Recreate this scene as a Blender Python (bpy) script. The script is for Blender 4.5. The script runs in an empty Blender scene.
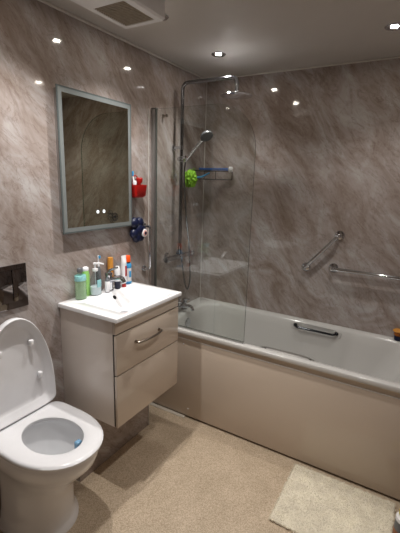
import bpy, bmesh, math, random
from mathutils import Vector, Matrix
C = bpy.context.scene.collection
R = math.radians
PI = math.pi

# ------------------------------------------------------------------ camera, world, exposure
cam_data = bpy.data.cameras.new('camera')
cam = bpy.data.objects.new('camera', cam_data)
C.objects.link(cam)
yaw, pit, rol = R(-30.3995), R(-12.9195), R(1.8025)
fw = Vector((math.sin(yaw)*math.cos(pit), math.cos(yaw)*math.cos(pit), math.sin(pit)))
rt = Vector((math.cos(yaw), -math.sin(yaw), 0))
up = rt.cross(fw)
r2 = rt*math.cos(rol) + up*math.sin(rol)
u2 = -rt*math.sin(rol) + up*math.cos(rol)
m = Matrix((r2, u2, -fw)).transposed().to_4x4()
m.translation = Vector((1.6048, -0.4202, 1.6798))
cam.matrix_world = m
cam_data.sensor_fit = 'VERTICAL'
cam_data.sensor_height = 36.0
cam_data.lens = 375.8*36.0/533.0
cam_data.clip_start = 0.05
bpy.context.scene.camera = cam
vs = bpy.context.scene.view_settings
vs.view_transform = 'Standard'
vs.look = 'None'
vs.gamma = 1.0
vs.use_curve_mapping = False
vs.exposure = 1.15
world = bpy.data.worlds.new('world')
bpy.context.scene.world = world
world.use_nodes = True
world.node_tree.nodes['Background'].inputs[0].default_value = (0.05, 0.05, 0.05, 1)
world.node_tree.nodes['Background'].inputs[1].default_value = 0.2

LIGHT_POWER = 18.0
LIGHT_COLOR = (1.0, 0.965, 0.925)
LIGHT_SPOTS = [(0.37, 1.83), (1.35, 1.83), (0.37, 1.22), (1.35, 1.22), (0.37, 0.61), (1.35, 0.61)]
LIGHT_SHARE = [0.62, 0.55, 1.35, 0.30, 1.35, 0.42]

# ------------------------------------------------------------------ room numbers
H = 2.446
YB = 2.331
XR = 1.785
YF = -1.05

# ------------------------------------------------------------------ colour helpers and materials
def lin(c):
    return tuple(((v/255.0)/12.92 if v/255.0 <= 0.04045 else ((v/255.0+0.055)/1.055)**2.4) for v in c) + (1.0,)

def mat(name, col, rough=0.4, metal=0.0, spec=0.5, coat=0.0, noise=0.0, nscale=40.0, bump=0.0, emit=None, estr=0.0, trans=0.0, ior=1.45):
    m_ = bpy.data.materials.new(name)
    m_.use_nodes = True
    nt = m_.node_tree
    b = nt.nodes['Principled BSDF']
    b.inputs['Base Color'].default_value = lin(col)
    b.inputs['Roughness'].default_value = rough
    b.inputs['Metallic'].default_value = metal
    b.inputs['Specular IOR Level'].default_value = spec
    b.inputs['Coat Weight'].default_value = coat
    b.inputs['IOR'].default_value = ior
    if trans:
        b.inputs['Transmission Weight'].default_value = trans
    if emit:
        b.inputs['Emission Color'].default_value = lin(emit)
        b.inputs['Emission Strength'].default_value = estr
    tc = nt.nodes.new('ShaderNodeTexCoord')
    nz = nt.nodes.new('ShaderNodeTexNoise')
    nz.inputs['Scale'].default_value = nscale
    nz.inputs['Detail'].default_value = 4.0
    nt.links.new(tc.outputs['Object'], nz.inputs['Vector'])
    if noise:
        mx = nt.nodes.new('ShaderNodeMix')
        mx.data_type = 'RGBA'
        c1 = tuple(max(0, v*(1-noise)) for v in col)
        c2 = tuple(min(255, v*(1+noise)) for v in col)
        mx.inputs[6].default_value = lin(c1)
        mx.inputs[7].default_value = lin(c2)
        nt.links.new(nz.outputs['Fac'], mx.inputs[0])
        nt.links.new(mx.outputs[2], b.inputs['Base Color'])
    if bump:
        bp = nt.nodes.new('ShaderNodeBump')
        bp.inputs['Strength'].default_value = bump
        bp.inputs['Distance'].default_value = 0.002
        nt.links.new(nz.outputs['Fac'], bp.inputs['Height'])
        nt.links.new(bp.outputs['Normal'], b.inputs['Normal'])
    return m_

def clear(name, tint, rough=0.0, ior=1.5):
    """clear sheet or hollow vessel wall: lets light straight through, mirrors by Fresnel"""
    m_ = bpy.data.materials.new(name)
    m_.use_nodes = True
    nt = m_.node_tree
    nt.nodes.clear()
    out = nt.nodes.new('ShaderNodeOutputMaterial')
    mx = nt.nodes.new('ShaderNodeMixShader')
    tr = nt.nodes.new('ShaderNodeBsdfTransparent')
    gl = nt.nodes.new('ShaderNodeBsdfGlossy')
    fr = nt.nodes.new('ShaderNodeFresnel')
    ge = nt.nodes.new('ShaderNodeNewGeometry')
    mi = nt.nodes.new('ShaderNodeMix'); mi.data_type = 'FLOAT'   # same reflectance on both faces of the sheet
    mi.inputs[2].default_value = ior; mi.inputs[3].default_value = 1.0/ior
    nt.links.new(ge.outputs['Backfacing'], mi.inputs[0])
    nt.links.new(mi.outputs[0], fr.inputs['IOR'])
    tr.inputs['Color'].default_value = lin(tint)
    gl.inputs['Roughness'].default_value = rough
    nt.links.new(fr.outputs[0], mx.inputs[0])
    nt.links.new(tr.outputs[0], mx.inputs[1])
    nt.links.new(gl.outputs[0], mx.inputs[2])
    nt.links.new(mx.outputs[0], out.inputs[0])
    return m_

def marble():
    m_ = bpy.data.materials.new('marble_panel')
    m_.use_nodes = True
    nt = m_.node_tree
    N, L = nt.nodes, nt.links
    b = N['Principled BSDF']
    b.inputs['Roughness'].default_value = 0.06
    b.inputs['Specular IOR Level'].default_value = 0.5
    g = N.new('ShaderNodeNewGeometry')
    sep = N.new('ShaderNodeSeparateXYZ')
    L.new(g.outputs['Position'], sep.inputs[0])
    def mth(op, a, bb):
        n = N.new('ShaderNodeMath'); n.operation = op
        for i, v in enumerate((a, bb)):
            if isinstance(v, (int, float)): n.inputs[i].default_value = v
            else: L.new(v, n.inputs[i])
        return n.outputs[0]
    u = mth('ADD', sep.outputs['X'], sep.outputs['Y'])
    z = sep.outputs['Z']
    along = mth('SUBTRACT', mth('MULTIPLY', u, 0.66), mth('MULTIPLY', z, 0.75))
    across = mth('ADD', mth('MULTIPLY', u, 0.75), mth('MULTIPLY', z, 0.66))
    def layer(sa, sc, det, rough, seed, dist=0.0):
        cb = N.new('ShaderNodeCombineXYZ')
        L.new(mth('MULTIPLY', along, sa), cb.inputs[0])
        L.new(mth('MULTIPLY', across, sc), cb.inputs[1])
        cb.inputs[2].default_value = seed
        nz = N.new('ShaderNodeTexNoise')
        nz.inputs['Scale'].default_value = 1.0
        nz.inputs['Detail'].default_value = det
        nz.inputs['Roughness'].default_value = rough
        nz.inputs['Distortion'].default_value = dist
        L.new(cb.outputs[0], nz.inputs['Vector'])
        return nz.outputs['Fac']
    def ramp(fac, stops):
        r = N.new('ShaderNodeValToRGB')
        e = r.color_ramp.elements
        while len(e) < len(stops): e.new(0.5)
        for el, (p, c) in zip(e, stops):
            el.position = p; el.color = lin(c) if len(c) == 3 else c
        L.new(fac, r.inputs[0])
        return r.outputs[0]
    def mix(f, a, bb, mode='MIX'):
        n = N.new('ShaderNodeMix'); n.data_type = 'RGBA'; n.blend_type = mode
        if isinstance(f, float): n.inputs[0].default_value = f
        else: L.new(f, n.inputs[0])
        L.new(a, n.inputs[6]); L.new(bb, n.inputs[7])
        return n.outputs[2]
    broad = ramp(layer(2.3, 4.6, 8.0, 0.64, 3.1, 1.3), [(0.33, (136, 121, 112)), (0.5, (162, 151, 146)), (0.66, (182, 177, 176))])
    veins = layer(5.5, 17.0, 8.0, 0.68, 8.7, 2.2)
    vmask = ramp(veins, [(0.36, (255, 255, 255)), (0.50, (60, 60, 60)), (0.62, (0, 0, 0))])
    brown = N.new('ShaderNodeRGB'); brown.outputs[0].default_value = lin((98, 79, 66))
    c1 = mix(mth('MULTIPLY', vmask, 0.30), broad, brown.outputs[0])
    thin = layer(4.0, 11.0, 6.0, 0.6, 21.3, 1.6)
    d = mth('ABSOLUTE', mth('SUBTRACT', thin, 0.5), 0.0)
    tm = ramp(d, [(0.0, (255, 255, 255)), (0.012, (90, 90, 90)), (0.035, (0, 0, 0))])
    rust = N.new('ShaderNodeRGB'); rust.outputs[0].default_value = lin((104, 80, 64))
    c2 = mix(mth('MULTIPLY', tm, 0.42), c1, rust.outputs[0])
    lightv = layer(5.0, 17.0, 7.0, 0.65, 40.2, 1.2)
    lm = ramp(lightv, [(0.52, (0, 0, 0)), (0.72, (255, 255, 255))])
    pale = N.new('ShaderNodeRGB'); pale.outputs[0].default_value = lin((192, 186, 182))
    c3 = mix(mth('MULTIPLY', lm, 0.22), c2, pale.outputs[0])
    L.new(c3, b.inputs['Base Color'])
    return m_

def floor_mat():
    m_ = bpy.data.materials.new('speckled_vinyl')
    m_.use_nodes = True
    nt = m_.node_tree
    N, L = nt.nodes, nt.links
    b = N['Principled BSDF']
    b.inputs['Roughness'].default_value = 0.5
    tc = N.new('ShaderNodeTexCoord')
    n1 = N.new('ShaderNodeTexNoise'); n1.inputs['Scale'].default_value = 230; n1.inputs['Detail'].default_value = 3
    n2 = N.new('ShaderNodeTexNoise'); n2.inputs['Scale'].default_value = 9; n2.inputs['Detail'].default_value = 5
    v = N.new('ShaderNodeTexVoronoi'); v.inputs['Scale'].default_value = 150
    for n in (n1, n2, v): L.new(tc.outputs['Object'], n.inputs['Vector'])
    r = N.new('ShaderNodeValToRGB')
    e = r.color_ramp.elements
    e[0].position = 0.36; e[0].color = lin((172, 152, 128))
    e[1].position = 0.64; e[1].color = lin((216, 198, 175))
    L.new(n1.outputs['Fac'], r.inputs[0])
    r2_ = N.new('ShaderNodeValToRGB')
    e = r2_.color_ramp.elements
    e[0].position = 0.3; e[0].color = (0.84, 0.83, 0.80, 1)
    e[1].position = 0.7; e[1].color = (1, 1, 1, 1)
    L.new(n2.outputs['Fac'], r2_.inputs[0])
    mx = N.new('ShaderNodeMix'); mx.data_type = 'RGBA'; mx.blend_type = 'MULTIPLY'; mx.inputs[0].default_value = 1
    L.new(r.outputs[0], mx.inputs[6]); L.new(r2_.outputs[0], mx.inputs[7])
    L.new(mx.outputs[2], b.inputs['Base Color'])
    bp = N.new('ShaderNodeBump'); bp.inputs['Strength'].default_value = 0.2; bp.inputs['Distance'].default_value = 0.001
    L.new(n1.outputs['Fac'], bp.inputs['Height']); L.new(bp.outputs['Normal'], b.inputs['Normal'])
    return m_

M = {}
M['marble'] = marble()
M['floor'] = floor_mat()
M['ceiling'] = mat('painted_ceiling', (190, 185, 180), 0.32, noise=0.02, nscale=6, bump=0.03)
M['trim'] = mat('pale_trim', (205, 200, 194), 0.25, noise=0.02)
M['seal'] = mat('white_sealant', (196, 188, 174), 0.3, noise=0.02)
M['ceramic'] = mat('white_ceramic', (238, 238, 240), 0.07, coat=0.5, noise=0.01, nscale=5)
M['acrylic'] = mat('white_acrylic', (194, 192, 189), 0.12, coat=0.3, noise=0.01, nscale=4)
M['plastic_white'] = mat('white_plastic', (232, 232, 235), 0.22, noise=0.01)
M['cabinet'] = mat('gloss_beige_lacquer', (202, 187, 172), 0.10, coat=0.4, noise=0.01, nscale=3)
M['cabinet_lit_side'] = mat('gloss_beige_lacquer_lit', (226, 216, 208), 0.12, coat=0.4, noise=0.01, nscale=3)  # carcass lacquer lightened: brightness of the lit side put into its colour
M['shadow_gap'] = mat('dark_gap', (52, 45, 40), 0.6, noise=0.05)
M['chrome'] = mat('chrome', (205, 207, 212), 0.07, metal=1.0, noise=0.02)
M['chrome_dim'] = mat('dulled_chrome', (140, 142, 146), 0.12, metal=1.0, noise=0.03)
M['steel'] = mat('dull_steel', (70, 72, 76), 0.15, metal=1.0, noise=0.03)
M['satin'] = mat('satin_nickel', (150, 140, 130), 0.28, metal=1.0, noise=0.03)
M['alu'] = mat('satin_aluminium', (190, 190, 190), 0.38, metal=1.0, noise=0.02)
M['alu_dark'] = mat('grey_seal_strip', (120, 120, 118), 0.35, metal=0.6, noise=0.02)
M['black_glass'] = mat('dark_chrome_plate', (108, 102, 100), 0.03, metal=1.0, noise=0.01)
M['black'] = mat('black_plastic', (24, 24, 26), 0.3, noise=0.05)
M['mirror'] = mat('mirror_silver', (212, 210, 192), 0.0, metal=1.0, noise=0.002)
M['frost'] = mat('frosted_mirror_band', (136, 142, 142), 0.25, metal=0.3, noise=0.02)
M['mirror_edge'] = mat('mirror_glass_edge', (86, 92, 92), 0.12, noise=0.02)
M['led'] = mat('lamp_lens', (255, 250, 240), 0.3, emit=(255, 246, 232), estr=110.0, noise=0.01)
M['touch'] = mat('touch_dot', (236, 242, 246), 0.3, emit=(225, 238, 246), estr=0.25, noise=0.01)
M['glass'] = clear('clear_sheet_glass', (248, 250, 249), 0.0, 1.62)
M['glass_edge'] = mat('green_glass_edge', (52, 72, 62), 0.15, noise=0.05)
M['bottle_clear'] = clear('clear_bottle_plastic', (236, 242, 244), 0.08, 1.45)
M['bottle_green'] = clear('clear_green_plastic', (240, 249, 242), 0.05, 1.45)
M['liquid_green'] = mat('pale_green_liquid', (222, 248, 210), 0.2, noise=0.05, nscale=60)
M['liquid_green'].node_tree.nodes['Principled BSDF'].inputs['Alpha'].default_value = 0.38
M['label_blue'] = mat('blue_white_label', (126, 176, 214), 0.35, noise=0.45, nscale=55)
M['soap'] = mat('white_liquid_soap', (214, 220, 222), 0.15, noise=0.03)
M['blue'] = mat('blue_plastic', (34, 96, 176), 0.3, noise=0.06)
M['lblue'] = mat('light_blue_plastic', (60, 150, 205), 0.3, noise=0.06)
M['navy'] = mat('navy_rubber', (12, 20, 52), 0.38, noise=0.1)
M['lime'] = mat('lime_net', (128, 178, 44), 0.6, noise=0.15, nscale=120, bump=0.4)
M['green'] = mat('green_plastic', (150, 205, 110), 0.35, noise=0.05)
M['red'] = mat('red_plastic', (166, 22, 18), 0.3, noise=0.06)
M['orange'] = mat('orange_plastic', (236, 84, 18), 0.35, noise=0.04)
M['gold'] = mat('amber_plastic', (206, 142, 60), 0.3, noise=0.08)
M['amber'] = mat('amber_brown_glass', (150, 84, 28), 0.15, noise=0.15)
M['pink'] = mat('pink_plastic', (222, 168, 160), 0.35, noise=0.04)
M['yellow'] = mat('yellow_plastic', (214, 196, 20), 0.35, noise=0.05)
M['brownlabel'] = mat('brown_label', (142, 92, 62), 0.5, noise=0.15)
M['greyplastic'] = mat('grey_plastic', (104, 106, 110), 0.25, noise=0.05)
M['mat_fibre'] = mat('cream_mat_fibre', (236, 226, 208), 0.95, spec=0.1, noise=0.10, nscale=14)
M['grille'] = mat('dusty_grille', (156, 146, 132), 0.6, noise=0.15, nscale=60)
M['door'] = mat('white_door_paint', (214, 208, 200), 0.35, noise=0.02)
M['water'] = mat('bowl_water', (196, 206, 210), 0.03, noise=0.02, spec=0.5)
M['blueblock'] = mat('blue_gel', (120, 160, 205), 0.2, noise=0.35, nscale=90)

# ------------------------------------------------------------------ mesh helpers
WLOC = {}
def obj(name, bm, ms, parent=None, sharp=35, smooth=True):
    """link bm (world coordinates) as ONE mesh object, as a child when parent is given"""
    if not isinstance(ms, (list, tuple)): ms = [ms]
    bmesh.ops.remove_doubles(bm, verts=bm.verts, dist=1e-5)
    bmesh.ops.recalc_face_normals(bm, faces=bm.faces)
    me = bpy.data.meshes.new(name)
    if parent is None:
        xs = [v.co for v in bm.verts]
        lo = Vector([min(c[i] for c in xs) for i in range(3)]); hi = Vector([max(c[i] for c in xs) for i in range(3)])
        w = Vector(((lo.x+hi.x)/2, (lo.y+hi.y)/2, lo.z))
    else:
        w = WLOC[parent.name].copy()
    bmesh.ops.translate(bm, verts=bm.verts, vec=-w)
    for f in bm.faces: f.smooth = smooth
    if smooth:
        for e in bm.edges:
            if len(e.link_faces) == 2:
                try: a = e.calc_face_angle()
                except ValueError: a = 0
                e.smooth = a < R(sharp)
    bm.to_mesh(me); bm.free()
    for m_ in ms: me.materials.append(M[m_] if isinstance(m_, str) else m_)
    o = bpy.data.objects.new(name, me)
    C.objects.link(o)
    if parent is None:
        o.location = w
    else:
        o.parent = parent
    WLOC[o.name] = w
    return o

def thing(name, label, cat, loc, group=None):
    o = bpy.data.objects.new(name, None)
    C.objects.link(o)
    o.location = loc
    o.empty_display_size = 0.05
    o['label'] = label; o['category'] = cat
    if group: o['group'] = group
    WLOC[o.name] = Vector(loc)
    return o

def tag(o, label, cat, group=None, kind=None):
    o['label'] = label; o['category'] = cat
    if group: o['group'] = group
    if kind: o['kind'] = kind
    return o

def struct(name, bm, m_, **k):
    o = obj(name, bm, m_, **k)
    o['kind'] = 'structure'
    return o

def box(x0, x1, y0, y1, z0, z1, bev=0.0, seg=2, bm=None, mi=0):
    nb = bmesh.new()
    bmesh.ops.create_cube(nb, size=1.0)
    for v in nb.verts:
        v.co = Vector((x0+(v.co.x+.5)*(x1-x0), y0+(v.co.y+.5)*(y1-y0), z0+(v.co.z+.5)*(z1-z0)))
    if bev > 0:
        bmesh.ops.bevel(nb, geom=list(nb.edges), offset=bev, segments=seg, profile=0.5, affect='EDGES')
    for f in nb.faces: f.material_index = mi
    return merge(bm, nb)

def merge(bm, nb):
    if bm is None: return nb
    me = bpy.data.meshes.new('tmp')
    nb.to_mesh(me); nb.free()
    bm.from_mesh(me)
    bpy.data.meshes.remove(me)
    return bm

def loft(rings, cap0=True, cap1=True, bm=None, mi=0, mis=None):
    nb = bmesh.new()
    vr = [[nb.verts.new(Vector(p)) for p in ring] for ring in rings]
    n = len(rings[0])
    for i in range(len(vr)-1):
        for j in range(n):
            f = nb.faces.new((vr[i][j], vr[i][(j+1) % n], vr[i+1][(j+1) % n], vr[i+1][j]))
            f.material_index = mis[i] if mis else mi
    if cap0:
        f = nb.faces.new(vr[0]); f.material_index = mis[0] if mis else mi
    if cap1:
        f = nb.faces.new(vr[-1]); f.material_index = mis[-1] if mis else mi
    return merge(bm, nb)

def frame_of(d):
    d = Vector(d).normalized()
    a = Vector((0, 0, 1)) if abs(d.z) < 0.9 else Vector((1, 0, 0))
    u = d.cross(a).normalized()
    return d, u, d.cross(u)

def lathe(p0, axis, prof, n=20, bm=None, mi=0, sx=1.0, sy=1.0, mis=None):
    """prof: list of (distance along axis, radius)"""
    d, u, v = frame_of(axis)
    if abs(Vector(axis).normalized().z) > 0.99: u, v = Vector((1, 0, 0)), Vector((0, 1, 0))
    rings = []
    for h, r in prof:
        r = max(r, 1e-4)
        rings.append([Vector(p0)+d*h+u*(r*sx*math.cos(2*PI*k/n))+v*(r*sy*math.sin(2*PI*k/n)) for k in range(n)])
    return loft(rings, True, True, bm, mi, mis)

def tube(pts, r, n=10, bm=None, mi=0, sub=1):
    pts = [Vector(p) for p in pts]
    if sub > 1:
        out = []
        for i in range(len(pts)-1):
            a, b, c, d = pts[max(i-1, 0)], pts[i], pts[i+1], pts[min(i+2, len(pts)-1)]
            for k in range(sub):
                t = k/sub
                out.append(0.5*((2*b)+(-a+c)*t+(2*a-5*b+4*c-d)*t*t+(-a+3*b-3*c+d)*t**3))
        out.append(pts[-1]); pts = out
    rad = r if isinstance(r, (list, tuple)) else None
    rings = []
    d, u, v = frame_of(pts[1]-pts[0])
    for i, p in enumerate(pts):
        if i == 0: t = pts[1]-p
        elif i == len(pts)-1: t = p-pts[i-1]
        else: t = (pts[i+1]-p).normalized()+(p-pts[i-1]).normalized()
        t = t.normalized()
        u = (u-t*u.dot(t)).normalized(); v = t.cross(u)
        if rad: rr = rad[0]+(rad[1]-rad[0])*i/(len(pts)-1)
        else: rr = r
        rings.append([p+u*(rr*math.cos(2*PI*k/n))+v*(rr*math.sin(2*PI*k/n)) for k in range(n)])
    return loft(rings, True, True, bm, mi)

def bend(pts, rad, seg=6):
    """round the corners of a polyline"""
    pts = [Vector(p) for p in pts]
    out = [pts[0]]
    for i in range(1, len(pts)-1):
        a, b, c = pts[i-1], pts[i], pts[i+1]
        p = b+(a-b).normalized()*rad; q = b+(c-b).normalized()*rad
        for k in range(seg+1):
            t = k/seg
            out.append(p*(1-t)**2+b*2*t*(1-t)+q*t*t)
    out.append(pts[-1])
    return out

def rrect(x0, x1, y0, y1, r, z, n=6):
    out = []
    for cx, cy, a0 in ((x1-r, y1-r, 0), (x0+r, y1-r, 90), (x0+r, y0+r, 180), (x1-r, y0+r, 270)):
        for k in range(n+1):
            a = R(a0+90*k/n)
            out.append((cx+r*math.cos(a), cy+r*math.sin(a), z))
    return out

# ------------------------------------------------------------------ room shell
struct('floor', box(-0.05, XR+0.05, YF-0.05, YB+0.05, -0.05, 0), 'floor')
struct('ceiling', box(-0.05, XR+0.05, YF-0.05, YB+0.05, H, H+0.05), 'ceiling')
struct('wall_left', box(-0.06, 0, YF-0.05, YB+0.06, 0, H), 'marble')
struct('wall_back', box(0, XR, YB, YB+0.06, 0, H), 'marble')
struct('wall_right', box(XR, XR+0.06, YF-0.05, YB+0.06, 0, H), 'marble')
bm = box(0, 0.50, YF-0.06, YF, 0, H)
box(1.32, XR, YF-0.06, YF, 0, H, bm=bm)
box(0.50, 1.32, YF-0.06, YF, 2.04, H, bm=bm)
struct('wall_front', bm, 'marble')
d1 = struct('door_1', box(0.51, 1.31, YF-0.05, YF-0.01, 0.005, 2.03, 0.003), 'door')
hd = obj('door_handle', tube(bend([(1.24, YF-0.01, 1.0), (1.24, YF+0.045, 1.0), (1.13, YF+0.045, 1.0)], 0.02), 0.009), 'chrome', d1)
bm = box(0.455, 0.505, YF, YF+0.015, 0, 2.08, 0.003)
box(1.315, 1.365, YF, YF+0.015, 0, 2.08, 0.003, bm=bm)
box(0.505, 1.315, YF, YF+0.015, 2.035, 2.08, 0.003, bm=bm)
struct('trim_1', bm, 'door')
# pipe boxing low on the left wall under the vanity
bm = box(0.0, 0.152, 0.80, 1.414, 0, 0.385)
struct('trim_2', bm, 'marble')
struct('trim_3', box(0.1521, 0.1565, 1.4085, 1.416, 0, 0.385, 0.001), 'trim')
# corner trim and ceiling trims
struct('trim_4', box(0.0, 0.006, YB-0.006, YB, 0.68, H-0.02, 0.0015), 'trim')
struct('trim_5', box(0.0, 0.014, YF, YB, H-0.014, H, 0.004), 'trim')
struct('trim_6', box(0.014, XR, YB-0.010, YB, H-0.010, H, 0.004), 'trim')

# ------------------------------------------------------------------ downlights
def downlight(x, y, label, share):
    t = thing('ceiling_downlight', label, 'light', (x, y, H), 'recessed ceiling downlights')
    rings = []
    n = 28
    for r, z in ((0.046, H), (0.046, H-0.003), (0.042, H-0.006), (0.033, H-0.005), (0.030, H-0.001)):
        rings.append([(x+r*math.cos(2*PI*k/n), y+r*math.sin(2*PI*k/n), z) for k in range(n)])
    obj('bezel', loft(rings, True, True), 'chrome', t)
    obj('lens', lathe((x, y, H-0.0012), (0, 0, -1), [(0, 0.018), (0.002, 0.018), (0.003, 0.015)], 20), 'led', t)
    ld = bpy.data.lights.new('downlight_lamp', 'SPOT')
    ld.energy = LIGHT_POWER*share
    ld.color = LIGHT_COLOR
    ld.spot_size = R(118)
    ld.spot_blend = 1.0
    ld.shadow_soft_size = 0.018
    lo = bpy.data.objects.new('downlight_lamp', ld)
    C.objects.link(lo)
    lo.parent = t
    lo.location = (0, 0, -0.028)
dl = ['round chrome ceiling downlight above the shower, left of the two over the bath',
      'round chrome ceiling downlight over the bath near the top right corner',
      'ceiling downlight just behind the extractor vent near the left wall',
      'ceiling downlight over the middle of the room on the right side',
      'ceiling downlight above the toilet',
      'ceiling downlight on the right, nearest the camera']
for (x, y), l, sh_ in zip(LIGHT_SPOTS, dl, LIGHT_SHARE): downlight(x, y, l, sh_)

# ------------------------------------------------------------------ extractor vent
vt = thing('ceiling_vent', 'square pale plastic extractor fan with dark slatted grille on the ceiling', 'vent', (0.41, 0.91, H))
zb = H-0.10
rings = [rrect(0.300, 0.528, 0.70, 1.058, 0.012, H), rrect(0.300, 0.528, 0.70, 1.058, 0.012, zb+0.008),
         rrect(0.306, 0.522, 0.706, 1.052, 0.010, zb), rrect(0.330, 0.491, 0.830, 1.026, 0.004, zb),
         rrect(0.330, 0.491, 0.830, 1.026, 0.004, zb+0.012)]
obj('housing', loft(rings), 'plastic_white', vt)
bm = box(0.3305, 0.4905, 0.8305, 1.0255, zb+0.006, zb+0.011)
for k in range(16):
    y = 0.836+k*0.012
    box(0.332, 0.489, y, y+0.006, zb+0.001, zb+0.0065, bm=bm)
obj('grille', bm, 'grille', vt)

# ------------------------------------------------------------------ wall mirror
mr = thing('wall_mirror', 'tall rectangular unlit LED wall mirror with frosted border above the basin', 'mirror', (0, 1.1315, 1.388))
y0, y1, z0, z1 = 0.867, 1.396, 1.388, 2.101
obj('backing', box(0.0, 0.030, y0+0.012, y1-0.012, z0+0.012, z1-0.012), 'alu', mr)
def yz_frame(x, ya, yb, za, zb_, w, th, bm=None):
    box(x, x+th, ya, yb, za, za+w, bm=bm) if bm else None
    b = bm or box(x, x+th, ya, yb, za, za+w)
    box(x, x+th, ya, yb, zb_-w, zb_, bm=b)
    box(x, x+th, ya, ya+w, za+w, zb_-w, bm=b)
    box(x, x+th, yb-w, yb, za+w, zb_-w, bm=b)
    return b
obj('glass_sheet', box(0.030, 0.0350, y0, y1, z0, z1, 0.0006, 1), 'mirror_edge', mr)
obj('mirror_face', box(0.0350, 0.0354, y0+0.029, y1-0.029, z0+0.029, z1-0.029), 'mirror', mr)
obj('frosted_band', yz_frame(0.0350, y0+0.008, y1-0.008, z0+0.008, z1-0.008, 0.021, 0.0004), 'frost', mr)
for yy in (1.108, 1.155):
    obj('touch_button', lathe((0.0354, yy, 1.491), (1, 0, 0), [(0, 0.010), (0.0006, 0.010)], 20), 'touch', mr)
bm = lathe((0.0354, 1.243, 1.453), (1, 0, 0), [(0, 0.010), (0.0006, 0.010)], 16)
for k in range(14):
    a = 2*PI*k/14
    lathe((0.0354, 1.243+0.022*math.cos(a), 1.453+0.022*math.sin(a)), (1, 0, 0), [(0, 0.0042), (0.0006, 0.0042)], 8, bm=bm)
for k in range(9):
    a = 2*PI*k/9
    lathe((0.0354, 1.243+0.0145*math.cos(a), 1.453+0.0145*math.sin(a)), (1, 0, 0), [(0, 0.003), (0.0006, 0.003)], 8, bm=bm)
obj('round_sticker', bm, 'black', mr)

# ------------------------------------------------------------------ vanity unit
vn = thing('vanity_unit', 'wall hung glossy beige two drawer vanity unit under the basin', 'cabinet', (0.19, 1.116, 0.418))
vy0, vy1, vz0, vz1 = 0.845, 1.388, 0.418, 1.001
bm = bmesh.new()
rings = [rrect(0.0005, 0.378, vy0, vy1, 0.002, vz0, 2), rrect(0.0005, 0.378, vy0, vy1, 0.002, vz1, 2), rrect(0.016, 0.370, vy0+0.018, vy1-0.018, 0.002, vz1, 2), rrect(0.016, 0.370, vy0+0.018, vy1-0.018, 0.002, 0.915, 2)]
obj('carcass', loft(rings, True, True), 'cabinet_lit_side', vn)
obj('top_rail', box(0.3785, 0.398, vy0, vy1, 0.932, vz1, 0.002), 'cabinet', vn)
obj('gap_strip', box(0.3785, 0.386, vy0+0.002, vy1-0.002, vz0+0.003, 0.931), 'shadow_gap', vn)
dr = obj('drawer', box(0.3865, 0.402, vy0, vy1, 0.713, 0.9255, 0.003), 'cabinet', vn)
hz = 0.848
hp = [(0.402, 0.990, hz), (0.424, 0.992, hz)]
for k in range(9):
    t = k/8
    hp.append((0.426+0.012*math.sin(PI*t), 0.995+0.190*t, hz))
hp += [(0.424, 1.188, hz), (0.402, 1.190, hz)]
bm = tube(hp, 0.0068, 10)
lathe((0.402, 0.990, hz), (1, 0, 0), [(0, 0.010), (0.004, 0.010), (0.006, 0.006)], 14, bm=bm)
lathe((0.402, 1.190, hz), (1, 0, 0), [(0, 0.010), (0.004, 0.010), (0.006, 0.006)], 14, bm=bm)
obj('drawer_handle', bm, 'satin', dr)
obj('drawer', box(0.3865, 0.402, vy0, vy1, vz0, 0.707, 0.003), 'cabinet', vn)

# ------------------------------------------------------------------ washbasin
wb = thing('washbasin', 'white ceramic rectangular inset washbasin top on the beige vanity unit', 'sink', (0.21, 1.116, 1.0015))
bx0, bx1, by0, by1 = 0.0005, 0.418, 0.8335, 1.3985
ZT = 1.023
n6 = 6
def br(i, z, r, sh=(0, 0, 0, 0)):
    return rrect(bx0+i+sh[0], bx1-i-sh[1], by0+i+sh[2], by1-i-sh[3], r, z)
rings = [br(0.012, 0.965, 0.006, (0.01, 0.02, 0, 0)), br(0.012, 1.0015, 0.006, (0.01, 0, 0, 0)), br(0.0, 1.0016, 0.006), br(0, ZT-0.004, 0.006), br(0.0015, ZT-0.001, 0.006), br(0.004, ZT, 0.006),
         rrect(0.090, 0.392, 0.915, 1.330, 0.035, ZT),
         rrect(0.093, 0.389, 0.918, 1.327, 0.034, ZT-0.003),
         rrect(0.100, 0.380, 0.930, 1.300, 0.034, ZT-0.020),
         rrect(0.142, 0.350, 0.985, 1.230, 0.034, ZT-0.075),
         rrect(0.165, 0.315, 1.030, 1.190, 0.034, ZT-0.088),
         rrect(0.180, 0.260, 1.075, 1.145, 0.030, ZT-0.091)]
rings = rings[2:]
obj('bowl', loft(rings, False, True), 'ceramic', wb, sharp=50)
obj('overflow_hole', lathe((0.1075, 1.150, ZT-0.030), (1, 0, 0.76), [(-0.001, 0.0125), (0.0012, 0.0125), (0.002, 0.0095)], 18), 'black', wb)
bm = lathe((0.22, 1.11, ZT-0.0912), (0, 0, 1), [(0, 0.028), (0.003, 0.028), (0.004, 0.012)], 20)
obj('waste', bm, 'chrome', wb)

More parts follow.
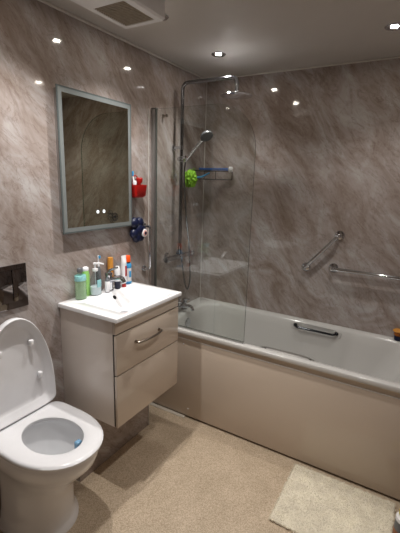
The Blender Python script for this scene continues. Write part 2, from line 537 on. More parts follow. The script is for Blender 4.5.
# basin tap
tp = thing('basin_tap', 'chrome mono basin mixer tap at the back of the washbasin among the toiletries', 'tap', (0.050, 1.165, ZT))
obj('tap_body', lathe((0.050, 1.165, ZT), (0, 0, 1), [(0, 0.027), (0.005, 0.027), (0.007, 0.022), (0.085, 0.021), (0.1, 0.023), (0.11, 0.021), (0.114, 0.012)], 22), 'chrome', tp)
bm = tube(bend([(0.055, 1.165, ZT+0.065), (0.155, 1.165, ZT+0.090), (0.172, 1.165, ZT+0.066)], 0.015), [0.017, 0.013], 12)
obj('spout', bm, 'chrome', tp)
obj('tap_lever', tube([(0.050, 1.165, ZT+0.110), (0.062, 1.165, ZT+0.125), (0.120, 1.165, ZT+0.150)], [0.011, 0.006], 10), 'chrome', tp)

# ------------------------------------------------------------------ toiletries on the basin ledge
ZS = ZT+0.0003
def bottle(name, label, cat, x, y, prof, m_, sx=1.0, sy=1.0, parts=()):
    t = thing(name, label, cat, (x, y, ZS), 'toiletries on the basin ledge')
    obj('bottle_body', lathe((x, y, ZS), (0, 0, 1), prof, 22, sx=sx, sy=sy), m_, t, sharp=50)
    for pn, pp, pm in parts:
        obj(pn, lathe((x, y, ZS), (0, 0, 1), pp, 22, sx=sx, sy=sy), pm, t, sharp=50)
    return t
t = bottle('mouthwash_bottle', 'clear green bottle with blue label and dark cap at the left end of the ledge', 'bottle', 0.045, 0.955,
           [(0, 0.030), (0.004, 0.034), (0.10, 0.034), (0.135, 0.031), (0.150, 0.014), (0.158, 0.012)], 'bottle_green', 0.8, 1.0,
           [('liquid', [(0.003, 0.028), (0.005, 0.032), (0.105, 0.032), (0.106, 0.030)], 'liquid_green'),
            ('bottle_label', [(0.106, 0.0345), (0.107, 0.0348), (0.134, 0.0328), (0.1345, 0.032)], 'label_blue'),
            ('bottle_cap', [(0.152, 0.0155), (0.153, 0.017), (0.172, 0.017), (0.174, 0.015)], 'greyplastic')])
t = bottle('lotion_bottle', 'lime green bottle with slanted white cap behind the clear green bottle', 'bottle', 0.024, 1.012,
           [(0, 0.020), (0.004, 0.023), (0.12, 0.023), (0.145, 0.018)], 'green', 0.8, 1.05,
           [('bottle_cap', [(0.1452, 0.018), (0.150, 0.020), (0.163, 0.018), (0.168, 0.010)], 'plastic_white')])
t = thing('soap_dispenser', 'clear pump soap dispenser with white pump and blue label', 'bottle', (0.052, 1.058, ZS), 'toiletries on the basin ledge')
x, y = 0.052, 1.058
obj('bottle_body', lathe((x, y, ZS), (0, 0, 1), [(0, 0.030), (0.004, 0.036), (0.07, 0.036), (0.105, 0.028), (0.130, 0.014), (0.138, 0.013)], 24, sx=0.75), 'bottle_clear', t)
obj('liquid', lathe((x, y, ZS), (0, 0, 1), [(0.003, 0.030), (0.005, 0.0345), (0.050, 0.0345), (0.052, 0.0335)], 24, sx=0.75), 'soap', t)
bm = lathe((x, y, ZS), (0, 0, 1), [(0.1382, 0.014), (0.139, 0.0155), (0.153, 0.0155), (0.155, 0.006), (0.176, 0.005), (0.178, 0.011), (0.186, 0.011), (0.188, 0.006)], 20)
tube([(x, y, ZS+0.182), (x+0.018, y+0.020, ZS+0.183), (x+0.032, y+0.036, ZS+0.176)], [0.006, 0.004], 8, bm=bm)
obj('pump', bm, 'plastic_white', t)
obj('dip_tube', tube([(x, y, ZS+0.137), (x, y, ZS+0.054)], 0.0025, 8), 'plastic_white', t)
bm = bmesh.new()
rings = []
for zz, rr in ((0.048, 0.0350), (0.060, 0.0352), (0.078, 0.0352), (0.090, 0.0325)):
    rings.append([(x+rr*k_*0.76*math.cos(a), y+rr*k_*math.sin(a), ZS+zz) for k_, a in [(1.03, R(-20+9*q)) for q in range(8)]+[(0.985, R(-20+9*q)) for q in range(7, -1, -1)]])
obj('bottle_label', loft(rings), 'label_blue', t)
t = bottle('roll_on_tube', 'small grey bottle with white label beside the soap pump', 'bottle', 0.112, 1.133,
           [(0, 0.011), (0.003, 0.0135), (0.075, 0.0135), (0.082, 0.008)], 'greyplastic', 1, 1,
           [('bottle_label', [(0.006, 0.0137), (0.007, 0.0142), (0.067, 0.0142), (0.068, 0.0137)], 'plastic_white')])
# it stands on the flat ledge: shift back
t.location = (0.074, 1.128, ZS)
WLOC[t.name] = Vector(t.location)
t = thing('electric_toothbrush', 'grey electric toothbrush standing upright behind the tap', 'toothbrush', (0.018, 1.118, ZS), 'toiletries on the basin ledge')
obj('brush_handle', lathe((0.018, 1.118, ZS), (0, 0, 1), [(0, 0.013), (0.003, 0.015), (0.06, 0.0145), (0.12, 0.012), (0.145, 0.009), (0.15, 0.005)], 18), 'greyplastic', t)
bm = lathe((0.018, 1.118, ZS), (0, 0, 1), [(0.1502, 0.006), (0.165, 0.005), (0.195, 0.0042), (0.212, 0.005), (0.216, 0.003)], 12)
obj('brush_neck', bm, 'plastic_white', t)
obj('bristles', box(0.0232, 0.032, 1.113, 1.123, ZS+0.198, ZS+0.214, 0.001), 'lblue', t)
t = bottle('squeeze_tube', 'slim tube with amber orange body standing behind the navy bottle', 'tube', 0.020, 1.212,
           [(0, 0.013), (0.003, 0.015), (0.03, 0.015), (0.031, 0.017), (0.06, 0.017)], 'plastic_white', 1, 1,
           [('tube_body', [(0.0605, 0.017), (0.11, 0.0175), (0.16, 0.0175), (0.188, 0.016), (0.189, 0.012)], 'gold')])
t = bottle('navy_bottle', 'dark navy bottle with white label band right of the tap', 'bottle', 0.066, 1.222,
           [(0, 0.015), (0.003, 0.018), (0.06, 0.018), (0.085, 0.0178)], 'navy', 1, 1,
           [('bottle_label', [(0.0855, 0.0178), (0.087, 0.0182), (0.125, 0.0175), (0.14, 0.008)], 'plastic_white')])
t = bottle('toothpaste_tube', 'white toothpaste tube standing on its red cap', 'tube', 0.072, 1.272,
           [(0.024, 0.010), (0.030, 0.016), (0.09, 0.018), (0.15, 0.0175)], 'plastic_white', 1, 1,
           [('tube_cap', [(0, 0.013), (0.002, 0.014), (0.022, 0.012), (0.0235, 0.008)], 'red')])
x, y = 0.072, 1.272
rings = []
for h, a, b_ in ((0.1505, 0.0175, 0.0175), (0.175, 0.010, 0.020), (0.190, 0.003, 0.021), (0.198, 0.0018, 0.021)):
    rings.append([(x+a*math.cos(2*PI*k/22), y+b_*math.sin(2*PI*k/22), ZS+h) for k in range(22)])
obj('crimped_end', loft(rings), 'plastic_white', t)
bm = box(x+0.0150, x+0.0188, y-0.006, y+0.007, ZS+0.07, ZS+0.135, 0.001)
obj('printed_stripe', bm, 'red', t, )
t = bottle('shaving_bottle', 'white and blue bottle with bright orange cap at the right end of the ledge', 'bottle', 0.036, 1.345,
           [(0, 0.022), (0.003, 0.0255), (0.120, 0.0255), (0.122, 0.022)], 'plastic_white', 1, 1,
           [('bottle_label', [(0.0005, 0.0235), (0.003, 0.0262), (0.018, 0.0262), (0.0185, 0.0256)], 'lblue'),
            ('shoulder_band', [(0.104, 0.0257), (0.105, 0.0265), (0.124, 0.0260), (0.133, 0.021)], 'lblue'),
            ('collar', [(0.1332, 0.018), (0.142, 0.018), (0.1425, 0.016)], 'black'),
            ('bottle_cap', [(0.1427, 0.0185), (0.144, 0.0205), (0.178, 0.0195), (0.182, 0.016)], 'orange')])
bm = box(0.0595, 0.0628, 1.334, 1.350, ZS+0.045, ZS+0.085, 0.001)
obj('printed_patch', bm, 'lblue', t)

# ------------------------------------------------------------------ flush plate
fp = thing('flush_plate', 'dark chrome dual flush plate on the wall above the toilet', 'flush plate', (0, 0.55, 1.062))
obj('plate', box(0.0, 0.008, 0.435, 0.662, 1.062, 1.272, 0.002), 'black_glass', fp)
obj('flush_button', box(0.0085, 0.0125, 0.452, 0.583, 1.098, 1.250, 0.0015), 'black_glass', fp)
obj('flush_button', box(0.0085, 0.0115, 0.587, 0.648, 1.098, 1.250, 0.0015), 'black_glass', fp)

# ------------------------------------------------------------------ toilet
TY = 0.553
NT = 48
def dring(xb, xf, hw, z, cxf=0.42, nb_=6.0, nf=2.15, cy=TY):
    cx = xb+(xf-xb)*cxf
    out = []
    for k in range(NT):
        th = 2*PI*k/NT
        c, s = math.cos(th), math.sin(th)
        if c >= 0: a, n = xf-cx, nf
        else: a, n = cx-xb, nb_
        # blend exponent near the widest point keeps the side smooth
        x = a*(abs(c)**(2/n))*(1 if c >= 0 else -1)
        y = hw*(abs(s)**(2/(n)))*(1 if s >= 0 else -1)
        out.append((cx+x, cy+y, z))
    return out
def ering(cx, a, b_, z, cy=TY):
    return [(cx+a*math.cos(2*PI*k/NT), cy+b_*math.sin(2*PI*k/NT), z) for k in range(NT)]
wc = thing('toilet', 'white back to wall toilet with its seat down and lid raised', 'toilet', (0.2, TY, 0))
rings = [dring(0.001, 0.335, 0.165, 0.0), dring(0.001, 0.335, 0.165, 0.02), dring(0.001, 0.325, 0.152, 0.035), dring(0.001, 0.325, 0.140, 0.10),
         dring(0.001, 0.335, 0.136, 0.20), dring(0.001, 0.36, 0.138, 0.27), dring(0.001, 0.40, 0.150, 0.325), dring(0.001, 0.45, 0.172, 0.375), dring(0.001, 0.485, 0.186, 0.415),
         dring(0.001, 0.498, 0.191, 0.45), dring(0.001, 0.500, 0.191, 0.485), dring(0.004, 0.495, 0.187, 0.4915),
         ering(0.275, 0.185, 0.142, 0.492), ering(0.275, 0.180, 0.138, 0.484), ering(0.275, 0.188, 0.146, 0.465), ering(0.272, 0.180, 0.140, 0.43), ering(0.262, 0.150, 0.115, 0.36),
         ering(0.245, 0.115, 0.085, 0.30), ering(0.235, 0.085, 0.062, 0.25), ering(0.23, 0.055, 0.045, 0.22)]
obj('pan', loft(rings), 'ceramic', wc, sharp=50)
obj('water', lathe((0.236, TY, 0.262), (0, 0, 1), [(0, 0.08), (0.001, 0.08)], 32, sx=1.03, sy=0.79), 'water', wc)
# seat ring
rings = [ering(0.275, 0.172, 0.128, 0.496), dring(0.045, 0.505, 0.196, 0.494), dring(0.042, 0.518, 0.203, 0.500), dring(0.042, 0.520, 0.204, 0.512), dring(0.045, 0.512, 0.198, 0.519),
         dring(0.052, 0.500, 0.190, 0.521), ering(0.275, 0.168, 0.126, 0.519), ering(0.275, 0.158, 0.117, 0.514), ering(0.275, 0.158, 0.117, 0.503)]
bm = loft(rings+[rings[0]], False, False)
obj('seat', bm, 'plastic_white', wc, sharp=50)
# lid, raised and leaning on the wall
HX, HZ = 0.030, 0.527
tilt = R(1.0)
def lidpt(u, v, w):
    return (HX+w*math.cos(tilt)-u*math.sin(tilt), v, HZ+u*math.cos(tilt)+w*math.sin(tilt))
def lring(ins, w, grow=0.0):
    base = dring(0.0+ins, 0.503-ins, 0.192-ins, 0, cxf=0.14, nf=2.05)
    return [lidpt(p[0], p[1], w) for p in base]
rings = [lring(0.03, 0.0), lring(0.008, 0.001), lring(0.0, 0.008), lring(0.0, 0.034), lring(0.002, 0.037), lring(0.006, 0.037), lring(0.009, 0.034), lring(0.030, 0.014), lring(0.038, 0.010), lring(0.041, 0.006), lring(0.06, 0.006)]
lid = obj('lid', loft(rings), 'plastic_white', wc, sharp=60)
for (yy, zz) in ((0.634, 0.885), (0.670, 0.700), (2*TY-0.634, 0.885), (2*TY-0.670, 0.700)):
    u = zz-HZ
    b0 = Vector(lidpt(u, yy, 0.0062))
    bm = box(b0.x, b0.x+0.026, yy-0.011, yy+0.011, zz-0.020, zz+0.014, 0.008, 4)
    obj('lid_buffer', bm, 'plastic_white', lid)
for s in (-1, 1):
    bm = lathe((0.040, TY+s*0.150-0.022, 0.528), (0, 1, 0), [(0, 0.009), (0.003, 0.011), (0.041, 0.011), (0.044, 0.009)], 16)
    obj('hinge', bm, 'plastic_white', wc)
# blue rim block
bk = thing('rim_block', 'blue toilet rim block clipped inside the far side of the bowl', 'toilet block', (0.36, 0.625, 0.405))
bm = box(0.345, 0.370, 0.610, 0.640, 0.418, 0.470, 0.006, 3)
obj('gel_cage', bm, 'blueblock', bk)
obj('clip', tube(bend([(0.360, 0.634, 0.452), (0.368, 0.648, 0.478), (0.376, 0.660, 0.4905)], 0.006), 0.002, 8), 'plastic_white', bk)

# ------------------------------------------------------------------ bath
BY0, BY1, BX1 = 1.611, YB-0.0005, XR-0.0008
bt = thing('bathtub', 'white acrylic bath along the back wall behind a beige panel', 'bathtub', (0.88, 1.97, 0.0))
def tr(x0, x1, y0, y1, r, z): return rrect(x0, x1, y0, y1, r, z, 8)
rings = [tr(0.03, BX1-0.02, BY0+0.045, BY1-0.02, 0.12, 0.60), tr(0.02, BX1-0.01, BY0+0.03, BY1-0.01, 0.01, 0.645), tr(0.0008, BX1, BY0+0.002, BY1, 0.004, 0.645), tr(0.0008, BX1, BY0, BY1, 0.006, 0.650), tr(0.0008, BX1, BY0, BY1, 0.006, 0.670),
         tr(0.004, BX1-0.003, BY0+0.004, BY1-0.003, 0.008, 0.675),
         tr(0.118, BX1-0.08, BY0+0.052, BY1-0.050, 0.14, 0.673), tr(0.124, BX1-0.086, BY0+0.058, BY1-0.056, 0.14, 0.669),
         tr(0.130, BX1-0.10, BY0+0.066, BY1-0.064, 0.14, 0.655), tr(0.140, BX1-0.13, BY0+0.075, BY1-0.074, 0.14, 0.60),
         tr(0.160, BX1-0.22, BY0+0.095, BY1-0.094, 0.13, 0.42), tr(0.180, BX1-0.30, BY0+0.110, BY1-0.110, 0.12, 0.30), tr(0.21, BX1-0.35, BY0+0.14, BY1-0.14, 0.10, 0.265), tr(0.30, BX1-0.45, BY0+0.20, BY1-0.20, 0.08, 0.255)]
obj('tub_shell', loft(rings[1:], False, True), 'acrylic', bt, sharp=50)
# overflow
bm = lathe((0.1385, 1.91, 0.600), (1, 0, 0.05), [(0, 0.034), (0.006, 0.036), (0.012, 0.033), (0.015, 0.022)], 24)
obj('overflow_cover', bm, 'chrome', bt)
def grip(yw, s, x0=0.880, x1=1.190, zc=0.630, so=0.030):
    """moulded recess and chrome bar on an inner side of the bath; s = direction into the tub"""
    bm = bmesh.new()
    n = 24
    def ring(gx, gz, off):
        out = []
        for k in range(n*2):
            a = 2*PI*k/(n*2)
            c, q = math.cos(a), math.sin(a)
            out.append(((x0+x1)/2+((x1-x0)/2+gx)*abs(c)**0.45*(1 if c > 0 else -1), yw+s*off, zc+(0.026+gz)*abs(q)**0.6*(1 if q > 0 else -1)))
        return out
    nb = loft([ring(0.030, 0.012, -0.002), ring(0.026, 0.010, 0.005), ring(0.014, 0.004, 0.006), ring(0.008, -0.002, 0.001)], False, True)
    rec = obj('grip_surround', nb, 'acrylic', bt, sharp=60)
    z = zc+0.008
    bar = tube(bend([(x0+0.006, yw+s*0.002, z), (x0+0.020, yw+s*so, z-0.004), (x1-0.020, yw+s*so, z-0.004), (x1-0.006, yw+s*0.002, z)], 0.018), 0.0085, 12)
    for xx in (x0+0.006, x1-0.006):
        lathe((xx, yw, z), (0, s, 0), [(0, 0.014), (0.006, 0.014), (0.008, 0.009)], 16, bm=bar)
    obj('grip_bar', bar, 'steel', bt)
grip(BY1-0.070, -1)
grip(BY0+0.068, 1, 0.86, 1.15, 0.646, 0.046)

# bath panel
bp_ = obj('bath_panel', box(0.001, XR-0.001, 1.630, 1.646, 0.016, 0.6, 0.003), 'cabinet', bt)
bp_['label'] = 'long glossy beige panel along the front of the white bath'
obj('upper_rail', box(0.001, XR-0.001, 1.636, 1.650, 0.6005, 0.6445), 'cabinet', bp_)
obj('highlight_lip', box(0.001, XR-0.001, 1.628, 1.6355, 0.6005, 0.6045, 0.001), 'trim', bp_)  # pale colour of this lip paints the highlight along the panel's top edge
obj('base_gap', box(0.001, XR-0.001, 1.650, 1.655, 0.0005, 0.0155), 'shadow_gap', bp_)
for (xx, zz) in ((0.339, 0.075), (0.29, 0.565)):
    obj('screw_cap', lathe((xx, 1.630, zz), (0, -1, 0), [(0, 0.006), (0.002, 0.006), (0.003, 0.004)], 14), 'plastic_white', bp_)
bm = bmesh.new()
prof = [(0.0, 0.0), (-0.020, 0.0), (-0.019, 0.004), (-0.013, 0.009), (-0.004, 0.011), (0.0, 0.011)]
rings = [[(xx, 1.628+a, 0.0003+b_) for a, b_ in prof] for xx in (0.002, 0.32)]
struct('trim_7', loft(rings), 'seal')

# ------------------------------------------------------------------ bath tap
bp2 = thing('bath_tap', 'chrome deck mounted bath mixer tap at the shower end of the bath', 'tap', (0.066, 1.915, 0.6755))
ZR = 0.6752
bm = None
for yy in (1.845, 1.985):
    bm = lathe((0.062, yy, ZR), (0, 0, 1), [(0, 0.025), (0.005, 0.025), (0.008, 0.017), (0.045, 0.016), (0.06, 0.019), (0.062, 0.016)], 18, bm=bm)
tube([(0.062, 1.845, ZR+0.042), (0.062, 1.985, ZR+0.042)], 0.017, 14, bm=bm)
lathe((0.062, 1.915, ZR+0.045), (0, 0, 1), [(0, 0.018), (0.030, 0.017), (0.034, 0.012)], 16, bm=bm)
obj('mixer_body', bm, 'chrome', bp2)
obj('spout', tube(bend([(0.07, 1.915, ZR+0.045), (0.165, 1.915, ZR+0.060), (0.185, 1.915, ZR+0.028)], 0.02), [0.016, 0.013], 12), 'chrome', bp2)
for yy, s in ((1.845, -1), (1.985, 1)):
    bm = lathe((0.062, yy, ZR+0.0625), (0, 0, 1), [(0, 0.016), (0.004, 0.019), (0.022, 0.018), (0.026, 0.012)], 14)
    tube([(0.062, yy, ZR+0.078), (0.105, yy+s*0.012, ZR+0.084)], [0.008, 0.005], 8, bm=bm)
    obj('lever_handle', bm, 'chrome', bp2)
obj('diverter_knob', lathe((0.062, 1.915, ZR+0.0795), (0, 0, 1), [(0, 0.006), (0.012, 0.006), (0.014, 0.012), (0.024, 0.011), (0.026, 0.008)], 14), 'chrome', bp2)

# ------------------------------------------------------------------ shower screen
sc = thing('shower_screen', 'clear glass bath screen with rounded top corner', 'shower screen', (0.38, 1.641, 0.6755))
gx0, gx1, gz0, gz1, gr = 0.040, 0.735, 0.688, 2.117, 0.26
pts = [(gx0, gz0), (gx1, gz0)]
for k in range(17):
    a = R(90*k/16)
    pts.append((gx1-gr+gr*math.cos(a), gz1-gr+gr*math.sin(a)))
pts.append((gx0, gz1))
bm = bmesh.new()
va = [bm.verts.new((x, 1.638, z)) for x, z in pts]; vb = [bm.verts.new((x, 1.644, z)) for x, z in pts]
bm.faces.new(va); bm.faces.new(list(reversed(vb)))
for i in range(len(pts)):
    j = (i+1) % len(pts)
    f = bm.faces.new((va[i], vb[i], vb[j], va[j])); f.material_index = 1
obj('glass_panel', bm, ['glass', 'glass_edge'], sc, smooth=False)
obj('trim_strip', box(0.0005, 0.004, 1.601, 1.606, 0.6757, gz1, 0.001), 'trim', sc)
bm = box(0.0005, 0.026, 1.634, 1.637, 0.6757, gz1, 0.001)
box(0.0005, 0.026, 1.645, 1.656, 0.6757, gz1, 0.001, bm=bm)
box(0.0005, 0.006, 1.637, 1.645, 0.6757, gz1, bm=bm)
obj('wall_channel', bm, 'alu', sc)
obj('seal_strip', box(0.0265, 0.0395, 1.636, 1.646, 0.68, gz1-0.003, 0.001), 'alu_dark', sc)
obj('top_cap', box(0.0005, 0.040, 1.632, 1.658, gz1+0.0002, gz1+0.006, 0.001), 'alu_dark', sc)
obj('bottom_seal', box(0.042, 0.733, 1.6375, 1.6445, 0.6757, 0.6878, 0.001), 'alu', sc)

# ------------------------------------------------------------------ shower set
SX, SY = 0.072, 1.885
sh = thing('shower', 'chrome thermostatic shower with tall riser rail and round overhead rain head', 'shower', (0, SY, 1.10))
obj('riser_rail', tube(bend([(SX, SY, 1.14), (SX, SY, 2.318), (0.480, SY, 2.318), (0.480, SY, 2.232)], 0.045, 8), 0.0125, 14), 'chrome_dim', sh)
obj('rain_head', lathe((0.480, SY, 2.231), (-0.09, 0.10, -1), [(0, 0.014), (0.012, 0.016), (0.018, 0.045), (0.021, 0.100), (0.024, 0.103), (0.026, 0.100)], 36), 'chrome', sh)
bm = lathe((0.0005, SY, 1.90), (1, 0, 0), [(0, 0.020), (0.008, 0.020), (0.010, 0.010), (0.060, 0.010)], 18)
lathe((SX, SY, 1.885), (0, 0, 1), [(0, 0.0155), (0.030, 0.0155)], 18, bm=bm)
obj('wall_bracket', bm, 'chrome', sh)
bm = tube([(SX-0.004, 1.755, 1.12), (SX-0.004, 2.030, 1.12)], 0.020, 18)
lathe((SX-0.004, 1.755, 1.12), (0, -1, 0), [(0.001, 0.019), (0.003, 0.024), (0.040, 0.023), (0.044, 0.018)], 18, bm=bm)
lathe((SX-0.004, 2.030, 1.12), (0, 1, 0), [(0.001, 0.019), (0.003, 0.024), (0.040, 0.023), (0.044, 0.018)], 18, bm=bm)
for yy in (1.815, 1.965):
    lathe((0.0005, yy, 1.12), (1, 0, 0), [(0, 0.030), (0.008, 0.030), (0.014, 0.016), (0.055, 0.016)], 18, bm=bm)
obj('valve_bar', bm, 'chrome', sh)
bm = lathe((SX, SY, 1.800), (0, 0, 1), [(0, 0.016), (0.004, 0.019), (0.036, 0.019), (0.040, 0.016)], 18)
tube([(SX-0.005, SY-0.03, 1.82), (SX+0.005, SY+0.035, 1.82)], 0.013, 12, bm=bm)
tube([(SX+0.010, SY-0.005, 1.822), (SX+0.045, SY-0.012, 1.835)], 0.011, 12, bm=bm)
obj('slider', bm, 'chrome', sh)
hs = [(SX+0.043, SY-0.014, 1.800), (SX+0.040, SY-0.020, 1.70), (SX+0.045, SY+0.005, 1.45), (SX+0.055, SY+0.04, 1.20), (SX+0.060, SY+0.06, 0.96), (SX+0.045, SY+0.055, 0.86), (SX+0.025, SY+0.045, 0.90), (SX+0.006, SY+0.038, 1.02), (SX-0.004, SY+0.03, 1.10)]
obj('hose', tube(hs, 0.0062, 8, sub=8), 'chrome_dim', sh)
hh = thing('hand_shower', 'chrome hand shower resting in the sliding holder', 'shower head', (SX+0.045, SY-0.012, 1.80))
p0 = Vector((SX+0.048, SY-0.013, 1.812)); p1 = Vector((0.255, SY-0.02, 1.948))
obj('shower_handle', tube([p0, p0.lerp(p1, 0.5)+Vector((0, 0, 0.004)), p1], [0.010, 0.013], 12, sub=3), 'chrome', hh)
ax = Vector((0.55, -0.30, -0.75)).normalized()
c0 = Vector((0.280, SY-0.022, 1.975))
obj('spray_head', lathe(c0-ax*0.018, ax, [(0, 0.012), (0.006, 0.028), (0.022, 0.043), (0.034, 0.044), (0.037, 0.040)], 24), 'greyplastic', hh)

# small hook by the shower
tag(obj('wall_hook', lathe((0.0005, 1.760, 2.095), (1, 0, 0), [(0, 0.012), (0.004, 0.012), (0.006, 0.005), (0.026, 0.005), (0.028, 0.010), (0.034, 0.009)], 14), 'satin'),
    'small dark metal hook knob on the wall left of the riser rail', 'hook')

# ------------------------------------------------------------------ grab rails
def rail(name, label, p, q, wall, stand=0.052, r=0.0125, rm='chrome', fs=1.0):
    p, q, wall = Vector(p), Vector(q), Vector(wall)
    t = thing(name, label, 'grab rail', p)
    bar = tube(bend([p+wall*0.004, p+wall*stand, q+wall*stand, q+wall*0.004], 0.022, 6), r, 14)
    obj('bar', bar, rm, t)
    for e in (p, q):
        obj('flange', lathe(e+wall*0.0006, wall, [(0, 0.031*fs), (0.006, 0.033*fs), (0.012, 0.029*fs), (0.015, 0.016*fs)], 24), rm, t)
    return t
rail('grab_rail', 'short diagonal chrome grab rail on the back wall above the bath', (0.905, YB, 1.078), (1.118, YB, 1.335), (0, -1, 0))
rail('grab_rail', 'long horizontal chrome grab rail on the back wall at the right', (1.100, YB, 1.100), (1.70, YB, 1.098), (0, -1, 0))
rail('grab_rail', 'upright chrome grab rail on the left wall beside the shower screen', (0, 1.548, 1.080), (0, 1.548, 1.372), (1, 0, 0), 0.06, 0.009, 'chrome', 0.65)

# ------------------------------------------------------------------ corner shelf and what it carries
sf = thing('corner_shelf', 'black wire shelf in the shower corner holding a brush', 'shelf', (0.13, 2.26, 1.69))
def loopz(z, r=0.003, bm=None):
    p = [(0.008, 2.070, z), (0.060, 2.080, z), (0.130, 2.125, z), (0.190, 2.185, z), (0.240, 2.255, z), (0.262, 2.322, z), (0.008, 2.322, z), (0.008, 2.070, z)]
    return tube(p, r, 8, bm=bm)
obj('rim_wire', loopz(1.752), 'black', sf)
bm = loopz(1.690)
for k in range(11):
    y = 2.095+k*0.02
    tube([(0.010, y, 1.688), (min(0.25, 0.085+(y-2.095)*0.86), y, 1.688)], 0.0022, 6, bm=bm)
obj('base_wires', bm, 'black', sf)
for xx, yy in ((0.008, 2.070), (0.262, 2.322), (0.008, 2.322), (0.190, 2.185)):
    obj('upright', tube([(xx, yy, 1.692), (xx, yy, 1.750)], 0.003, 8), 'black', sf)
random.seed(5)
lf = thing('bath_puff', 'lime green net bath puff hanging from the corner shelf', 'bath puff', (0.064, 2.02, 1.63))
bm = bmesh.new()
bmesh.ops.create_icosphere(bm, subdivisions=5, radius=1.0)
from mathutils import noise as mnoise
for v in bm.verts:
    d = v.co.normalized()
    n_ = mnoise.noise(d*3.2+Vector((3, 1, 7)))*0.30+abs(mnoise.noise(d*9.0))*0.42
    rr = 0.85+n_
    v.co = Vector((0.072+d.x*0.046*rr, 2.008+d.y*0.054*rr, 1.688+d.z*0.062*rr))
obj('net', bm, 'lime', lf, sharp=80)
obj('cord', tube([(0.064, 2.03, 1.735), (0.066, 2.060, 1.765), (0.066, 2.086, 1.762), (0.064, 2.075, 1.740)], 0.002, 6, sub=4), 'lime', lf)
bb = thing('bath_brush', 'blue handled bath brush with pale head lying on the corner shelf', 'brush', (0.17, 2.26, 1.7585))
obj('brush_handle', tube([(0.060, 2.150, 1.766), (0.12, 2.19, 1.766), (0.20, 2.24, 1.767), (0.255, 2.262, 1.768)], [0.008, 0.012], 10, sub=3), 'blue', bb)
obj('brush_head', lathe((0.256, 2.2625, 1.768), (1, 0.4, 0), [(0.001, 0.010), (0.006, 0.022), (0.030, 0.022), (0.036, 0.014)], 18), 'plastic_white', bb)
rz = tag(obj('teal_razor', tube([(0.050, 2.130, 1.700), (0.090, 2.15, 1.708), (0.135, 2.185, 1.738)], 0.007, 8, sub=3), 'lblue'), 'light blue plastic razor handle lying in the wire corner shelf', 'razor')
rz.name = 'razor_handle'

# ------------------------------------------------------------------ red holder and navy holder by the mirror
rh = thing('toothbrush_holder', 'red plastic cup holder on the wall right of the mirror', 'holder', (0.035, 1.455, 1.562))
rings = [rrect(0.010, 0.052, 1.415, 1.497, 0.012, 1.562), rrect(0.004, 0.062, 1.405, 1.507, 0.014, 1.575), rrect(0.002, 0.068, 1.400, 1.512, 0.014, 1.640),
         rrect(0.006, 0.064, 1.404, 1.508, 0.012, 1.640), rrect(0.010, 0.056, 1.412, 1.500, 0.012, 1.580)]
obj('cup', loft(rings), 'red', rh)
bm = tube([(0.012, 1.455+0.024*math.cos(2*PI*k/20), 1.672+0.024*math.sin(2*PI*k/20)) for k in range(21)], 0.0035, 8)
box(0.004, 0.010, 1.430, 1.480, 1.620, 1.665, 0.002, bm=bm)
obj('hanging_loop', bm, 'red', rh)
rb = tag(obj('round_brush', lathe((0.038, 1.455, 1.585), (0.0, 0.1, 1), [(0, 0.010), (0.06, 0.012), (0.075, 0.021), (0.095, 0.021), (0.10, 0.014)], 16), 'red'), 'round red item poking out of the red cup holder', 'brush')
rb.name = 'red_stick'
tb = thing('toothbrush', 'white toothbrush with blue tip standing in the red cup holder', 'toothbrush', (0.03, 1.425, 1.584))
obj('brush_handle', tube([(0.040, 1.432, 1.584), (0.034, 1.420, 1.650), (0.030, 1.413, 1.690)], 0.0048, 8, sub=3), 'plastic_white', tb)
obj('brush_head', box(0.026, 0.035, 1.407, 1.417, 1.692, 1.722, 0.002), 'lblue', tb)
tt = tag(obj('travel_tube', lathe((0.042, 1.415, 1.586), (0.0, 0.0, 1), [(0, 0.008), (0.05, 0.010), (0.068, 0.013), (0.080, 0.010)], 12), 'plastic_white'), 'white stubby tube leaning in the red cup holder', 'tube')
tt.name = 'white_tube'

nh = thing('sponge_holder', 'navy blue lobed wall holder with pink ringed white disc', 'holder', (0.03, 1.455, 1.28))
bm = bmesh.new()
def blob(bm, c, r, s=(1, 1, 1)):
    nb = bmesh.new()
    bmesh.ops.create_uvsphere(nb, u_segments=20, v_segments=12, radius=1.0)
    for v in nb.verts: v.co = Vector(c)+Vector((v.co.x*r*s[0], v.co.y*r*s[1], v.co.z*r*s[2]))
    return merge(bm, nb)
for (yy, zz, r_) in ((1.424, 1.402, 0.036), (1.470, 1.400, 0.036), (1.490, 1.352, 0.034), (1.478, 1.312, 0.034), (1.443, 1.308, 0.034), (1.420, 1.335, 0.034), (1.460, 1.355, 0.045)):
    blob(bm, (0.030, yy, zz), r_, (0.75, 1, 1))
obj('lobes', bm, 'navy', nh)
obj('disc', lathe((0.054, 1.488, 1.335), (1, 0, 0), [(0, 0.026), (0.008, 0.026), (0.011, 0.021)], 22), 'plastic_white', nh)
obj('ring', lathe((0.0655, 1.488, 1.335), (1, 0, 0), [(0, 0.019), (0.002, 0.019), (0.003, 0.016)], 20), 'pink', nh)
obj('centre_cap', lathe((0.0690, 1.488, 1.335), (1, 0, 0), [(0, 0.011), (0.002, 0.010), (0.003, 0.006)], 16), 'navy', nh)

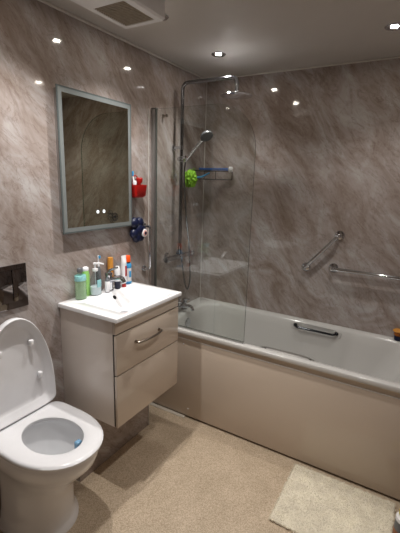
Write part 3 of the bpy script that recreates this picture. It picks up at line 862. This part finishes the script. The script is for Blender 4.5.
# ------------------------------------------------------------------ amber pot on the bath rim
ap = thing('amber_pot', 'amber brown pot with dark blue base at the far right of the bath rim', 'pot', (1.575, 2.297, 0.6752))
x, y = 1.566, 2.293
obj('pot_base', lathe((x, y, 0.6754), (0, 0, 1), [(0, 0.018), (0.003, 0.021), (0.030, 0.022), (0.031, 0.019)], 22), 'navy', ap)
obj('pot_body', lathe((x, y, 0.7066), (0, 0, 1), [(0, 0.020), (0.004, 0.025), (0.026, 0.026), (0.028, 0.022)], 22), 'amber', ap)
obj('pot_lid', lathe((x, y, 0.7348), (0, 0, 1), [(0, 0.030), (0.003, 0.034), (0.008, 0.034), (0.014, 0.026)], 22), 'gold', ap)

# ------------------------------------------------------------------ bottle on the floor at the right edge
fb = thing('cleaner_bottle', 'white and grey cleaner bottle with yellow top on the floor at the right edge', 'bottle', (1.738, 1.40, 0.0))
x, y = 1.728, 1.400
obj('bottle_body', lathe((x, y, 0.0005), (0, 0, 1), [(0, 0.034), (0.004, 0.038), (0.085, 0.038), (0.10, 0.034)], 24), 'greyplastic', fb)
obj('bottle_label', lathe((x, y, 0.0005), (0, 0, 1), [(0.010, 0.0385), (0.011, 0.0390), (0.050, 0.0390), (0.051, 0.0385)], 24), 'brownlabel', fb)
obj('shoulder', lathe((x, y, 0.0005), (0, 0, 1), [(0.1005, 0.036), (0.104, 0.038), (0.120, 0.036), (0.130, 0.018)], 24), 'plastic_white', fb)
obj('bottle_top', lathe((x, y, 0.0005), (0, 0, 1), [(0.1305, 0.018), (0.135, 0.026), (0.19, 0.024), (0.215, 0.018), (0.22, 0.010)], 24), 'yellow', fb)

# ------------------------------------------------------------------ bath mat
bmt = thing('bath_mat', 'fluffy cream bath mat on the floor against the bath panel', 'mat', (1.41, 1.37, 0.0))
mx0, mx1, my0, my1 = 1.140, 1.690, 1.140, 1.598
obj('mat_backing', box(mx0+0.004, mx1-0.004, my0+0.004, my1-0.004, 0.0005, 0.012, 0.004), 'mat_fibre', bmt)
bm = bmesh.new()
random.seed(11)
for i in range(24000):
    x = random.uniform(mx0, mx1); y = random.uniform(my0, my1)
    h = random.uniform(0.007, 0.011)
    a = random.uniform(0, 2*PI); ln = random.uniform(0.004, 0.012)
    tip = Vector((x+ln*math.cos(a), y+ln*math.sin(a), 0.006+h))
    w = random.uniform(0.0012, 0.0022); b0 = random.uniform(0, PI)
    vs_ = [bm.verts.new((x+w*math.cos(b0+2*PI*k/3), y+w*math.sin(b0+2*PI*k/3), 0.0065)) for k in range(3)]
    mid = [bm.verts.new(((x+tip.x)/2*1.0+w*0.9*math.cos(b0+2*PI*k/3), (y+tip.y)/2+w*0.9*math.sin(b0+2*PI*k/3), 0.006+h*0.65)) for k in range(3)]
    tv = bm.verts.new(tip)
    for k in range(3):
        j = (k+1) % 3
        bm.faces.new((vs_[k], vs_[j], mid[j], mid[k])); bm.faces.new((mid[k], mid[j], tv))
me = bpy.data.meshes.new('pile')
bmesh.ops.translate(bm, verts=bm.verts, vec=-WLOC[bmt.name])
bm.to_mesh(me); bm.free()
me.materials.append(M['mat_fibre'])
pl = bpy.data.objects.new('pile', me)
C.objects.link(pl); pl.parent = bmt
pl['kind'] = 'stuff'
